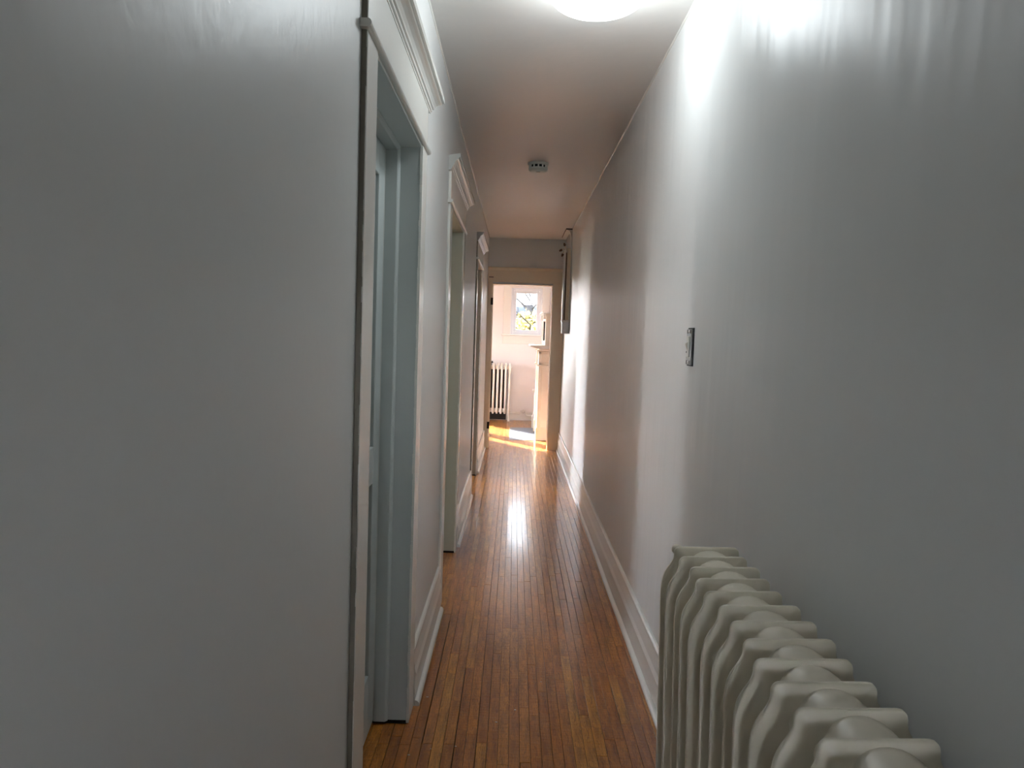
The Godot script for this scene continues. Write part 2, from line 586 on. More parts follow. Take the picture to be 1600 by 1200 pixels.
func door_leaf(d: Node3D, z0: float, z1: float, x0: float, x1: float, y0: float, y1: float, m: Material, swing := 0.0) -> void:
	var leaf := Node3D.new()
	leaf.name = "door_leaf"
	d.add_child(leaf, true)
	var sw := 0.115
	var st := S()
	for s: Array in [[z0, z0 + sw], [z1 - sw, z1]]:
		bx(st, Vector3(x0, y0, s[0]), Vector3(x1, y1, s[1]), 0.002)
	for s: Array in [[y0, y0 + 0.22], [0.92, 1.05], [y1 - 0.12, y1]]:
		bx(st, Vector3(x0, s[0], z0 + sw), Vector3(x1, s[1], z1 - sw), 0.002)
	put("stile_frame", st, m, leaf)
	for s: Array in [[y0 + 0.22, 0.92], [1.05, y1 - 0.12]]:
		st = S()
		bx(st, Vector3(x0 + 0.012, s[0], z0 + sw), Vector3(x1 - 0.012, s[1], z1 - sw), 0.004)
		bx(st, Vector3(x0 + 0.012, s[0] + 0.05, z0 + sw + 0.05), Vector3(x1 - 0.006, s[1] - 0.05, z1 - sw - 0.05), 0.006)
		put("panel", st, m, leaf)
	st = S(true)
	lathe(st, PackedVector2Array([Vector2(0.0, 0.055), Vector2(0.018, 0.053), Vector2(0.027, 0.042), Vector2(0.024, 0.03), Vector2(0.011, 0.022), Vector2(0.010, 0.006), Vector2(0.026, 0.004), Vector2(0.026, 0.0)]), Vector3(x1, 0.98, z1 - 0.06), Vector3.RIGHT, 20)
	put("door_knob", st, M["dark_metal"], leaf)
	if swing != 0.0:   # swung into the room about the near jamb
		var p := Vector3(x0, 0, z1)
		var bs := Basis(Vector3.UP, deg_to_rad(swing))
		leaf.transform = Transform3D(bs, p - bs * p)

# ------------------------------------------------------------------ baseboards and end doorway trim
func base_profile() -> PackedVector2Array:
	return PackedVector2Array([Vector2(0, 0), Vector2(0.018, 0), Vector2(0.018, 0.118), Vector2(0.022, 0.122), Vector2(0.0225, 0.128), Vector2(0.016, 0.15), Vector2(0.012, 0.185), Vector2(0.010, 0.206), Vector2(0.014, 0.211), Vector2(0.014, 0.226), Vector2(0.009, 0.234), Vector2(0, 0.236)])

func shoe_profile() -> PackedVector2Array:
	var p := PackedVector2Array([Vector2(0.018, 0), Vector2(0.036, 0)])
	for k in range(0, 7):
		var t := PI / 2 * k / 6.0
		p.append(Vector2(0.018 + 0.018 * cos(t), 0.004 + 0.019 * sin(t)))
	return p

func baseboard(called: String, label: String, a: Vector3, b: Vector3, out: Vector3) -> void:
	var n := node(called, label, "baseboard", a, "structure")
	var st := S()
	ext(st, base_profile(), Vector3.ZERO, b - a, out, Vector3.UP)
	put("board", st, M["trim_paint"], n)
	st = S()
	# the shoe is nailed on by hand: slightly wavy
	var steps := maxi(1, int((b - a).length() / 0.4))
	var off0 := Vector3.ZERO
	for i in steps:
		var off1 := out * rng.randf_range(-0.0015, 0.0015)
		ext(st, shoe_profile(), (b - a) * float(i) / steps + off0, (b - a) * float(i + 1) / steps + off1, out, Vector3.UP)
		off0 = off1
	put("shoe_moulding", st, M["trim_paint"], n)

func trims() -> void:
	var R := Vector3.RIGHT
	baseboard("baseboard_near_left", "white baseboard on the left wall before the nearest doorway", Vector3(WL, 0, -1.735), Vector3(WL, 0, 1.6), R)
	baseboard("baseboard_left", "white stepped baseboard between the nearest and middle left doorways", Vector3(WL, 0, -3.945), Vector3(WL, 0, -2.905), R)
	baseboard("baseboard_mid_left", "white stepped baseboard between the middle and farthest left doorways", Vector3(WL, 0, -6.815), Vector3(WL, 0, -5.155), R)
	baseboard("baseboard_far_left", "short white baseboard from farthest left doorway to the end wall", Vector3(WL, 0, ZE), Vector3(WL, 0, -7.975), R)
	baseboard("baseboard_right", "long white moulded baseboard along the whole right wall", Vector3(WR, 0, ZE), Vector3(WR, 0, 1.6), -R)
	for e: Array in [[1, "thin caulked bead where right wall meets the ceiling", WR, -1.0], [2, "thin caulked bead where left wall meets the ceiling", WL, 1.0]]:
		var cb := S()
		ext(cb, PackedVector2Array([Vector2(0, 0), Vector2(0.006, 0), Vector2(0.004, -0.004), Vector2(0, -0.006)]), Vector3(e[2], H, ZE), Vector3(e[2], H, 1.6), Vector3(e[3], 0, 0), Vector3.UP)
		tag(put("trim_%d" % e[0], cb, M["trim_paint"]), e[1], "ceiling trim", "structure")
	# end doorway: casing, frieze, cap, jambs
	var d := node("door_4", "open cream doorway at the far end of the hallway", "doorway", Vector3(0.0825, 0, ZE), "structure")
	var tp := M["cream_paint"] as Material
	var st := S()
	bx(st, Vector3(-0.442, 0, 0), Vector3(-0.3825, 2.125, 0.018), 0.003)
	put("casing", st, tp, d)
	st = S()
	bx(st, Vector3(0.3825, 0, 0), Vector3(0.5325, 2.125, 0.018), 0.003)
	put("casing", st, tp, d)
	st = S()
	bx(st, Vector3(-0.442, 2.125, 0), Vector3(0.5325, 2.274, 0.019), 0.002)
	put("frieze_board", st, tp, d)
	st = S()
	ext(st, PackedVector2Array([Vector2(0, 2.272), Vector2(0.022, 2.272), Vector2(0.026, 2.282), Vector2(0.034, 2.296), Vector2(0.034, 2.312), Vector2(0, 2.318)]), Vector3(-0.442, 0, 0), Vector3(0.5325, 0, 0), Vector3(0, 0, 1), Vector3.UP)
	put("cap_moulding", st, tp, d)
	for s: float in [-1.0, 1.0]:
		st = S()
		bx(st, Vector3(s * 0.3825 if s > 0 else -0.3825, 0, -0.14), Vector3(0.3875 if s > 0 else -0.3775, 2.105, 0.012), 0.001) if s < 0 else bx(st, Vector3(0.3765, 0, -0.14), Vector3(0.3825, 2.105, 0.012), 0.001)
		put("jamb", st, tp, d)
		st = S()
		bx(st, Vector3(s * 0.3765 - 0.006, 0, -0.085), Vector3(s * 0.3765 + 0.006, 2.1, -0.05), 0.002)
		put("door_stop", st, tp, d)
	st = S()
	bx(st, Vector3(-0.3825, 2.098, -0.14), Vector3(0.3825, 2.105, 0.012), 0.001)
	put("head_jamb", st, tp, d)
	for y: float in [0.30, 1.88]:
		st = S(true)
		tube(st, [Vector3(-0.376, y - 0.045, 0.0135), Vector3(-0.376, y + 0.045, 0.0135)], 0.007, 10)
		bx(st, Vector3(-0.400, y - 0.044, 0.017), Vector3(-0.376, y + 0.044, 0.0205), 0.001)
		put("hinge", st, M["dark_metal"], d)
	st = S()
	bx(st, Vector3(-0.43, 2.178, 0.0185), Vector3(-0.372, 2.192, 0.0225), 0.001)
	put("metal_strip", st, M["brown_plastic"], d)

# ------------------------------------------------------------------ ceiling lamp
func ceiling_lamp(at: Vector3) -> void:
	var n := node("ceiling_light", "lit white round dome lamp on the hallway ceiling", "lamp", at)
	var st := S(true)
	lathe(st, PackedVector2Array([Vector2(0.0, 0.0), Vector2(0.13, 0.0), Vector2(0.13, -0.018), Vector2(0.0, -0.018)]), Vector3.ZERO, Vector3.UP, 48)
	put("base_plate", st, M["plastic"], n)
	st = S(true)
	var pr := PackedVector2Array()
	pr.append(Vector2(0.15, -0.016))
	for k in range(0, 15):
		var t := -0.45 + (PI / 2 + 0.45) * k / 14.0
		pr.append(Vector2(0.168 * cos(t), -0.055 - 0.065 * sin(t)))
	pr.append(Vector2(0.0, -0.12))
	lathe(st, pr, Vector3.ZERO, Vector3.UP, 64)
	put("glass_bulb_shade", st, M["lamp_glass"], n)
	var l := OmniLight3D.new()
	l.name = "lamp_glow"
	l.position = Vector3(0, -0.085, 0)
	l.light_color = Color(0.95, 0.985, 1.0)
	l.light_energy = 0.18
	l.light_size = 0.11
	l.omni_range = 14.0
	l.omni_attenuation = 2.0
	l.shadow_enabled = true
	n.add_child(l, true)

# ------------------------------------------------------------------ radiators
# half outline from the top centre round to the bottom centre, mirrored
func outline(top: PackedVector2Array) -> PackedVector2Array:
	var p := PackedVector2Array()
	for v in top: p.append(v)
	for i in range(top.size() - 1, -1, -1):
		if absf(top[i].x) > 0.0005:
			p.append(Vector2(-top[i].x, top[i].y))
	return p

func smooth_line(src: PackedVector2Array, step: float) -> PackedVector2Array:
	var c := Curve2D.new()
	for i in src.size():
		var t := Vector2.ZERO
		if i > 0 and i < src.size() - 1:
			t = (src[i + 1] - src[i - 1]) / 6.0
			t = t.limit_length(minf((src[i + 1] - src[i]).length(), (src[i] - src[i - 1]).length()) * 0.4)
		c.add_point(src[i], -t, t)
	c.bake_interval = step
	return c.get_baked_points()

func lens_section(st: SurfaceTool, o: PackedVector2Array, ks: Array, zs: Array, sx: float, sy: float, yc: float) -> void:
	var n := o.size()
	var f := func(i: int, k: float, z: float) -> Vector3:
		var p := o[i % n]
		var q := Vector2(p.x * sx, yc + (p.y - yc) * sy)
		var r := p.lerp(q, k)
		return Vector3(r.x, r.y, z)
	for s: float in [-1.0, 1.0]:
		for l in ks.size() - 1:
			for i in n:
				var a: Vector3 = f.call(i, ks[l], s * zs[l])
				var b: Vector3 = f.call(i + 1, ks[l], s * zs[l])
				var c: Vector3 = f.call(i + 1, ks[l + 1], s * zs[l + 1])
				var d: Vector3 = f.call(i, ks[l + 1], s * zs[l + 1])
				var outw := Vector3(a.x, (a.y - yc) * 0.3, s * 0.08)
				quad(st, a, b, c, d, outw)
		var e := ks.size() - 1
		var core := PackedVector2Array()
		for i in n:
			var v: Vector3 = f.call(i, ks[e], 0.0)
			core.append(Vector2(v.x, v.y))
		var idx := Geometry2D.triangulate_polygon(core)
		for i in range(0, idx.size(), 3):
			tri(st, Vector3(core[idx[i]].x, core[idx[i]].y, s * zs[e]), Vector3(core[idx[i + 1]].x, core[idx[i + 1]].y, s * zs[e]), Vector3(core[idx[i + 2]].x, core[idx[i + 2]].y, s * zs[e]), Vector3(0, 0, s))
	for i in n:
		var a: Vector3 = f.call(i, ks[0], zs[0])
		var b: Vector3 = f.call(i + 1, ks[0], zs[0])
		var t := b - a
		var nn := t.cross(Vector3(0, 0, 1))
		if nn.dot(Vector3(a.x, (a.y - yc) * 0.3, 0)) < 0: nn = -nn
		quad(st, a, b, b - Vector3(0, 0, 2.0 * zs[0]), a - Vector3(0, 0, 2.0 * zs[0]), nn)

func hall_radiator() -> void:
	var pitch := 0.0766
	var count := 14
	var n := node("cast_iron_radiator", "large cream painted cast iron radiator against the right hallway wall", "radiator", Vector3(0.476, 0, -1.742))
	var half := PackedVector2Array([Vector2(0, 0.980), Vector2(0.03, 0.980), Vector2(0.058, 0.980), Vector2(0.068, 0.978), Vector2(0.0735, 0.971), Vector2(0.0745, 0.962), Vector2(0.0755, 0.953), Vector2(0.081, 0.942), Vector2(0.090, 0.929), Vector2(0.0975, 0.914), Vector2(0.1015, 0.895), Vector2(0.103, 0.87), Vector2(0.103, 0.80), Vector2(0.103, 0.60), Vector2(0.103, 0.40), Vector2(0.103, 0.22), Vector2(0.101, 0.17), Vector2(0.094, 0.135), Vector2(0.082, 0.115), Vector2(0.06, 0.105), Vector2(0.03, 0.102), Vector2(0, 0.102)])
	var o := outline(smooth_line(half, 0.007))
	var st := S(true)
	lens_section(st, o, [0.0, 0.02, 0.06, 0.14, 0.30, 0.5, 0.75, 1.0], [0.0020, 0.0036, 0.0048, 0.0066, 0.0105, 0.0180, 0.0295, 0.0320], 0.35, 0.90, 0.54)
	st.generate_normals()
	var sec := st.commit()
	var hubs: Array = []
	# nipple hub joining two sections, swollen where the castings meet
	for y: float in [0.924, 0.17]:
		st = S(true)
		lathe(st, PackedVector2Array([Vector2(0.0500, 0.003), Vector2(0.0495, 0.012), Vector2(0.0488, 0.022), Vector2(0.0482, 0.030), Vector2(0.0480, 0.0383), Vector2(0.0482, 0.0466), Vector2(0.0488, 0.0546), Vector2(0.0495, 0.0646), Vector2(0.0500, 0.0736)]), Vector3(0.004, y, 0), Vector3(0, 0, 1), 28)
		st.generate_normals()
		hubs.append(st.commit())
	var feet: Array = []
	for s: float in [-1.0, 1.0]:
		st = S(true)
		lathe(st, PackedVector2Array([Vector2(0.020, 0.20), Vector2(0.017, 0.10), Vector2(0.018, 0.04), Vector2(0.026, 0.008), Vector2(0.026, 0.0), Vector2(0.0, 0.0)]), Vector3(s * 0.072, 0, 0), Vector3.UP, 16)
		st.generate_normals()
		feet.append(st.commit())
	for i in count:
		var z := pitch * i
		var s := inst("section", sec, M["iron_paint"], n, Vector3(0, 0, z))
		s.rotation_degrees.z = 1.3 + rng.randf_range(-0.25, 0.25)
		s.rotation_degrees.y = rng.randf_range(-0.5, 0.5)
		if i < count - 1:
			for hb: Mesh in hubs:
				inst("hub", hb, M["iron_paint"], s, Vector3.ZERO).scale.x = 1.2
		if i == 0 or i == count - 1:
			for ft: Mesh in feet:
				inst("foot", ft, M["iron_paint"], n, Vector3(0, 0, z))
	st = S(true)
	lathe(st, PackedVector2Array([Vector2(0.0, 0.03), Vector2(0.009, 0.029), Vector2(0.012, 0.022), Vector2(0.012, 0.012), Vector2(0.006, 0.008), Vector2(0.006, 0.0)]), Vector3(-0.066, 0.962, -0.012), Vector3(-0.75, 0.2, -0.63).normalized(), 16)
	put("air_vent", st, M["iron_paint"], n)
	st = S(true)
	tube(st, [Vector3(0, 0.16, pitch * (count - 1) + 0.03), Vector3(0, 0.16, pitch * (count - 1) + 0.12), Vector3(0, 0.14, pitch * (count - 1) + 0.145), Vector3(0, -0.005, pitch * (count - 1) + 0.15)], 0.019, 14)
	put("supply_pipe", st, M["iron_paint"], n)

# ------------------------------------------------------------------ switch without its cover plate
func switch_box() -> void:
	var n := node("light_switch", "uncovered light switch with bare metal yoke on the right wall", "light switch", Vector3(WR, 1.432, -2.675))
	# local: -x out of the wall, y up, z along the wall
	var st := S()
	bx(st, Vector3(-0.0035, -0.066, -0.042), Vector3(0.001, 0.066, 0.042), 0.001)
	put("shade_plate", st, M["black"], n)  # black sheet painting in the shaded edge and gap round the yoke
	st = S()
	bx(st, Vector3(-0.008, -0.062, -0.040), Vector3(-0.0035, 0.062, 0.032), 0.0008)
	put("yoke", st, M["steel"], n)
	st = S()
	bx(st, Vector3(-0.0125, -0.035, -0.022), Vector3(-0.006, 0.038, 0.014), 0.002)
	put("switch_body", st, M["off_white_plastic"], n)
	st = S()
	ext(st, PackedVector2Array([Vector2(-0.012, -0.014), Vector2(-0.020, 0.010), Vector2(-0.014, 0.016), Vector2(-0.011, 0.014)]), Vector3(0, 0, -0.009), Vector3(0, 0, 0.001), Vector3.RIGHT, Vector3.UP)
	put("toggle", st, M["plastic"], n)
	for y: float in [-0.053, 0.053]:
		st = S(true)
		lathe(st, PackedVector2Array([Vector2(0, 0.004), Vector2(0.004, 0.003), Vector2(0.0055, 0.0)]), Vector3(-0.008, y, -0.004), Vector3.LEFT, 12)
		put("screw", st, M["white_paint"], n)
		for dz: float in [-0.026, 0.016]:
			st = S()
			bx(st, Vector3(-0.0088, y - 0.006, dz - 0.007), Vector3(-0.0078, y + 0.006, dz + 0.007))
			put("plaster_ear", st, M["dark_metal"], n)
	for y: float in [0.012, -0.006]:
		st = S(true)
		lathe(st, PackedVector2Array([Vector2(0, 0.0015), Vector2(0.0032, 0.001), Vector2(0.0035, 0.0)]), Vector3(-0.0125, y - 0.012, -0.0155), Vector3.LEFT, 10)
		put("terminal_hole", st, M["black"], n)

func smoke_alarm() -> void:
	var n := node("smoke_alarm", "small round white smoke alarm on the hallway ceiling", "smoke alarm", Vector3(0.128, H, -5.55))
	var st := S(true)
	lathe(st, PackedVector2Array([Vector2(0, 0), Vector2(0.074, 0), Vector2(0.074, -0.012), Vector2(0.066, -0.016), Vector2(0, -0.016)]), Vector3.ZERO, Vector3.UP, 40)
	put("mounting_ring", st, M["off_white_plastic"], n)
	st = S(true)
	lathe(st, PackedVector2Array([Vector2(0.05, -0.014), Vector2(0.058, -0.016), Vector2(0.058, -0.040), Vector2(0.05, -0.042)]), Vector3.ZERO, Vector3.UP, 40)
	put("vent_chamber", st, M["black"], n)
	for k in 12:
		var t := TAU * k / 12.0
		var c := Vector3(cos(t), 0, sin(t)) * 0.0605
		st = S()
		bx(st, c + Vector3(-0.005, -0.036, -0.005), c + Vector3(0.005, -0.014, 0.005), 0.001)
		put("vent_rib", st, M["off_white_plastic"], n)
	st = S(true)
	lathe(st, PackedVector2Array([Vector2(0.05, -0.034), Vector2(0.067, -0.034), Vector2(0.068, -0.044), Vector2(0.062, -0.056), Vector2(0.045, -0.061), Vector2(0.0, -0.063)]), Vector3.ZERO, Vector3.UP, 40)
	put("cover", st, M["off_white_plastic"], n)
	st = S(true)
	lathe(st, PackedVector2Array([Vector2(0.016, -0.060), Vector2(0.015, -0.066), Vector2(0.0, -0.067)]), Vector3(0.0, 0, 0.015), Vector3.UP, 20)
	put("test_button", st, M["plastic"], n)

func wire_channel() -> void:
	var n := node("cable_trunking", "open white cable trunking running down the far right hallway wall", "cable trunking", Vector3(WR, 0, -8.8))
	var st := S()
	bx(st, Vector3(-0.010, 1.64, -0.05), Vector3(0, H, 0.05), 0.002)
	put("back_board", st, M["white_paint"], n)
	st = S()
	bx(st, Vector3(-0.088, 1.64, -0.02), Vector3(-0.066, 2.44, 0.05), 0.002)
	put("outer_rail", st, M["white_paint"], n)
	st = S()
	bx(st, Vector3(-0.072, 1.64, -0.05), Vector3(-0.010, 2.42, -0.035), 0.001)
	put("channel_bottom", st, M["brown_plastic"], n)
	st = S()
	bx(st, Vector3(-0.048, 1.64, -0.01), Vector3(-0.010, 2.46, 0.045), 0.002)
	put("inner_rail", st, M["cream_paint"], n)
	st = S()
	bx(st, Vector3(-0.082, 1.495, -0.05), Vector3(0, 1.63, 0.055), 0.003)
	put("junction_box", st, M["vinyl"], n)
	st = S()
	bx(st, Vector3(-0.090, 1.625, -0.055), Vector3(-0.01, 1.65, 0.062), 0.004)
	put("box_lip", st, M["white_paint"], n)
	# torn end of the trunking at the ceiling
	st = S()
	ext(st, PackedVector2Array([Vector2(0, H), Vector2(-0.07, H), Vector2(-0.07, H - 0.012), Vector2(-0.03, H - 0.03), Vector2(-0.012, H - 0.10), Vector2(-0.012, H - 0.2), Vector2(0, H - 0.2)]), Vector3(0, 0, -0.02), Vector3(0, 0, 0.05), Vector3.RIGHT, Vector3.UP)
	put("torn_flange", st, M["white_paint"], n)
	st = S()
	bx(st, Vector3(-0.075, H - 0.014, 0.048), Vector3(0.0, H - 0.001, 0.056), 0.002)
	put("dark_edge", st, M["dark_metal"], n)
	st = S(true)
	tube(st, [Vector3(-0.07, H - 0.006, 0.05), Vector3(-0.09, H - 0.045, 0.05), Vector3(-0.115, H - 0.105, 0.05)], 0.0035, 8)
	put("loose_wire", st, M["brown_plastic"], n)
	for k: Array in [[[-0.06, 2.44, 0.03], [-0.075, 2.475, 0.04], [-0.082, 2.49, 0.05]], [[-0.06, 2.43, 0.03], [-0.095, 2.45, 0.045], [-0.118, 2.436, 0.05]], [[-0.06, 2.42, 0.03], [-0.09, 2.42, 0.045], [-0.102, 2.388, 0.05]]]:
		var pts: Array = []
		for e: Array in k: pts.append(Vector3(e[0], e[1], e[2]))
		st = S(true)
		tube(st, pts, 0.004, 8)
		var w := put("wire", st, M["cream_paint"], n)
		st = S(true)
		var dir: Vector3 = (pts[2] - pts[1]).normalized()
		lathe(st, PackedVector2Array([Vector2(0.004, 0), Vector2(0.014, 0.001), Vector2(0.014, 0.016), Vector2(0.007, 0.034), Vector2(0, 0.035)]), pts[2] - dir * 0.006, dir, 10)
		put("wire_connector", st, M["brown_plastic"], w)

# ------------------------------------------------------------------ far room
func window(n: int, label: String, x0: float, x1: float, y0: float, y1: float, bar: float) -> void:
	var w := node("window_%d" % n, label, "window", Vector3(x0, y0, ZB), "structure")
	var W := x1 - x0
	var Hh := y1 - y0
	var v := M["vinyl"] as Material
	var wp := M["white_paint"] as Material
	for s: Array in ([[-0.13, 0.0], [W, W + 0.13]] if n == 1 else [[-0.05, 0.0], [W, W + 0.05]]):
		var st0 := S()
		bx(st0, Vector3(s[0], 0.0, 0), Vector3(s[1], Hh, 0.02), 0.003)
		put("casing", st0, wp, w)
	var st := S()
	bx(st, Vector3(-0.13, Hh, 0), Vector3(W + 0.13, Hh + 0.12, 0.02), 0.003)
	put("head_casing", st, wp, w)
	st = S()
	bx(st, Vector3(-0.15, -0.032, -0.10), Vector3(W + 0.15, 0.0, 0.05), 0.006)
	put("stool", st, wp, w)
	st = S()
	bx(st, Vector3(-0.13, -0.165, 0), Vector3(W + 0.13, -0.032, 0.018), 0.003)
	put("apron", st, wp, w)
	var f := 0.045
	st = S()
	for b: Array in [[0.0, 0.0, f, Hh], [W - f, 0.0, W, Hh], [f, 0.0, W - f, f], [f, Hh - f, W - f, Hh]]:
		bx(st, Vector3(b[0], b[1], -0.19), Vector3(b[2], b[3], -0.11), 0.004)
	put("frame", st, v, w)
	st = S()
	var g := f + 0.045
	for b: Array in [[f, f, g, Hh - f], [W - g, f, W - f, Hh - f], [g, f, W - g, g - 0.01], [g, Hh - g, W - g, Hh - f]]:
		bx(st, Vector3(b[0], b[1], -0.175), Vector3(b[2], b[3], -0.13), 0.004)
	put("sash", st, v, w)
	if bar > 0.0:
		st = S()
		bx(st, Vector3(g, bar, -0.158), Vector3(W - g, bar + 0.012, -0.142), 0.001)
		put("glazing_bar", st, M["slate"], w)
	st = S()
	bx(st, Vector3(g - 0.004, g - 0.014, -0.152), Vector3(W - g + 0.004, Hh - g + 0.004, -0.149))
	put("pane", st, M["darkened_glass"] if n == 1 else M["glass"], w)

func far_room() -> void:
	window(1, "small high white window with yellow tree outside, in the far room", -0.075, 0.455, 1.48, 2.275, 0.50)
	window(2, "tall narrow window of the far room, left of the radiator", -1.95, -1.05, 0.56, 2.31, 0.0)
	window(3, "slim side window of the far room, farthest left", -2.50, -2.05, 0.56, 2.31, 0.0)
	var wp := M["white_paint"] as Material
	var b := node("baseboard_back", "low white baseboard under the small window of the far room", "baseboard", Vector3(-3.4, 0, ZB), "structure")
	var st := S()
	bx(st, Vector3(0, 0.006, 0), Vector3(XR + 3.4, 0.15, 0.016), 0.004)
	put("board", st, wp, b)
	# hearth
	st = S()
	bx(st, Vector3(-0.025, -0.018, -12.13), Vector3(0.36, 0.0035, -10.66), 0.002)
	tag(put("hearth_slab", st, M["slate"]), "flat blue grey hearth slab let into the floor before the fireplace", "hearth")
	room_radiator()
	mantel()
	# heating pipe along the back wall
	var p := node("heating_pipe", "white painted heating pipe with union along the far wall", "pipe", Vector3(-0.01, 0, -13.12))
	st = S(true)
	tube(st, [Vector3(-0.06, 0.13, 0), Vector3(0.03, 0.125, 0), Vector3(0.13, 0.118, 0), Vector3(0.155, 0.125, 0), Vector3(0.165, 0.145, 0)], 0.014, 10)
	put("left_pipe", st, wp, p)
	st = S(true)
	tube(st, [Vector3(0.235, 0.16, 0), Vector3(0.24, 0.12, 0), Vector3(0.26, 0.095, 0), Vector3(0.35, 0.09, 0), Vector3(0.60, 0.085, 0)], 0.014, 10)
	put("right_pipe", st, wp, p)
	st = S(true)
	lathe(st, PackedVector2Array([Vector2(0, -0.045), Vector2(0.022, -0.045), Vector2(0.022, -0.02), Vector2(0.033, -0.018), Vector2(0.033, 0.018), Vector2(0.022, 0.02), Vector2(0.022, 0.045), Vector2(0, 0.045)]), Vector3(0.2, 0.165, 0), Vector3.RIGHT, 12)
	put("union_fitting", st, wp, p)
	# open door leaf swung back inside the room
	var lf := node("open_door", "white door leaf swung open into the far room", "door", Vector3(-0.315, 0, ZF - 0.06))
	st = S()
	bx(st, Vector3(0, 0.012, -0.04), Vector3(0.74, 2.09, 0.0), 0.003)
	put("leaf", st, wp, lf)
	for y: float in [0.22, 1.05]:
		st = S()
		bx(st, Vector3(0.12, y, -0.044), Vector3(0.62, y + (0.7 if y < 1.0 else 0.9), 0.004), 0.006)
		put("raised_panel", st, wp, lf)
	st = S(true)
	lathe(st, PackedVector2Array([Vector2(0, 0.055), Vector2(0.02, 0.052), Vector2(0.027, 0.042), Vector2(0.011, 0.022), Vector2(0.010, 0.0)]), Vector3(0.68, 0.98, 0.0), Vector3(0, 0, 1), 16)
	put("door_knob", st, M["dark_metal"], lf)
	lf.rotation_degrees.y = 105

func room_radiator() -> void:
	var n := node("column_radiator", "white column radiator under the window wall of the far room", "radiator", Vector3(-0.06, 0, -13.05))
	var half := PackedVector2Array([Vector2(0, 0.985), Vector2(0.03, 0.982), Vector2(0.055, 0.97), Vector2(0.075, 0.945), Vector2(0.085, 0.91), Vector2(0.087, 0.86), Vector2(0.087, 0.6), Vector2(0.087, 0.3), Vector2(0.085, 0.18), Vector2(0.07, 0.135), Vector2(0.04, 0.12), Vector2(0, 0.12)])
	var o := outline(smooth_line(half, 0.012))
	var st := S(true)
	lens_section(st, o, [0.0, 0.08, 0.3, 0.65, 1.0], [0.006, 0.012, 0.0165, 0.0185, 0.0190], 0.3, 0.93, 0.54)
	for y: float in [0.91, 0.18]:
		lathe(st, PackedVector2Array([Vector2(0.026, -0.036), Vector2(0.036, -0.026), Vector2(0.040, 0.0), Vector2(0.036, 0.026), Vector2(0.026, 0.036)]), Vector3(0, y, 0), Vector3(0, 0, 1), 16)
	st.generate_normals()
	var sec := st.commit()
	st = S(true)
	lathe(st, PackedVector2Array([Vector2(0.022, 0.2), Vector2(0.017, 0.12), Vector2(0.018, 0.03), Vector2(0.024, 0.0), Vector2(0, 0.0)]), Vector3.ZERO, Vector3.UP, 12)
	st.generate_normals()
	var foot := st.commit()
	for i in 8:
		var s := inst("section", sec, M["white_paint"], n, Vector3(-0.0675 * i, 0, 0))
		s.rotation_degrees.y = 90
		if i == 0 or i == 7:
			for z: float in [-0.055, 0.055]:
				inst("foot", foot, M["white_paint"], n, Vector3(-0.0675 * i, 0, z))
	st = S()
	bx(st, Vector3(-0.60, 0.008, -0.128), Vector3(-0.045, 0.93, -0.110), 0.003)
	put("gap_shade_panel", st, M["gap_shade"], n)  # dark sheet added to deepen the shade between and under the sections
	st = S(true)
	lathe(st, PackedVector2Array([Vector2(0, -0.03), Vector2(0.012, -0.028), Vector2(0.014, -0.01), Vector2(0.008, -0.006), Vector2(0.008, 0.008), Vector2(0.018, 0.012), Vector2(0.018, 0.026), Vector2(0, 0.03)]), Vector3(-0.318, 1.0, 0.06), Vector3.RIGHT, 12)
	tube(st, [Vector3(-0.318, 0.95, 0.06), Vector3(-0.318, 1.0, 0.06)], 0.006, 8)
	put("air_valve", st, M["dark_metal"], n)

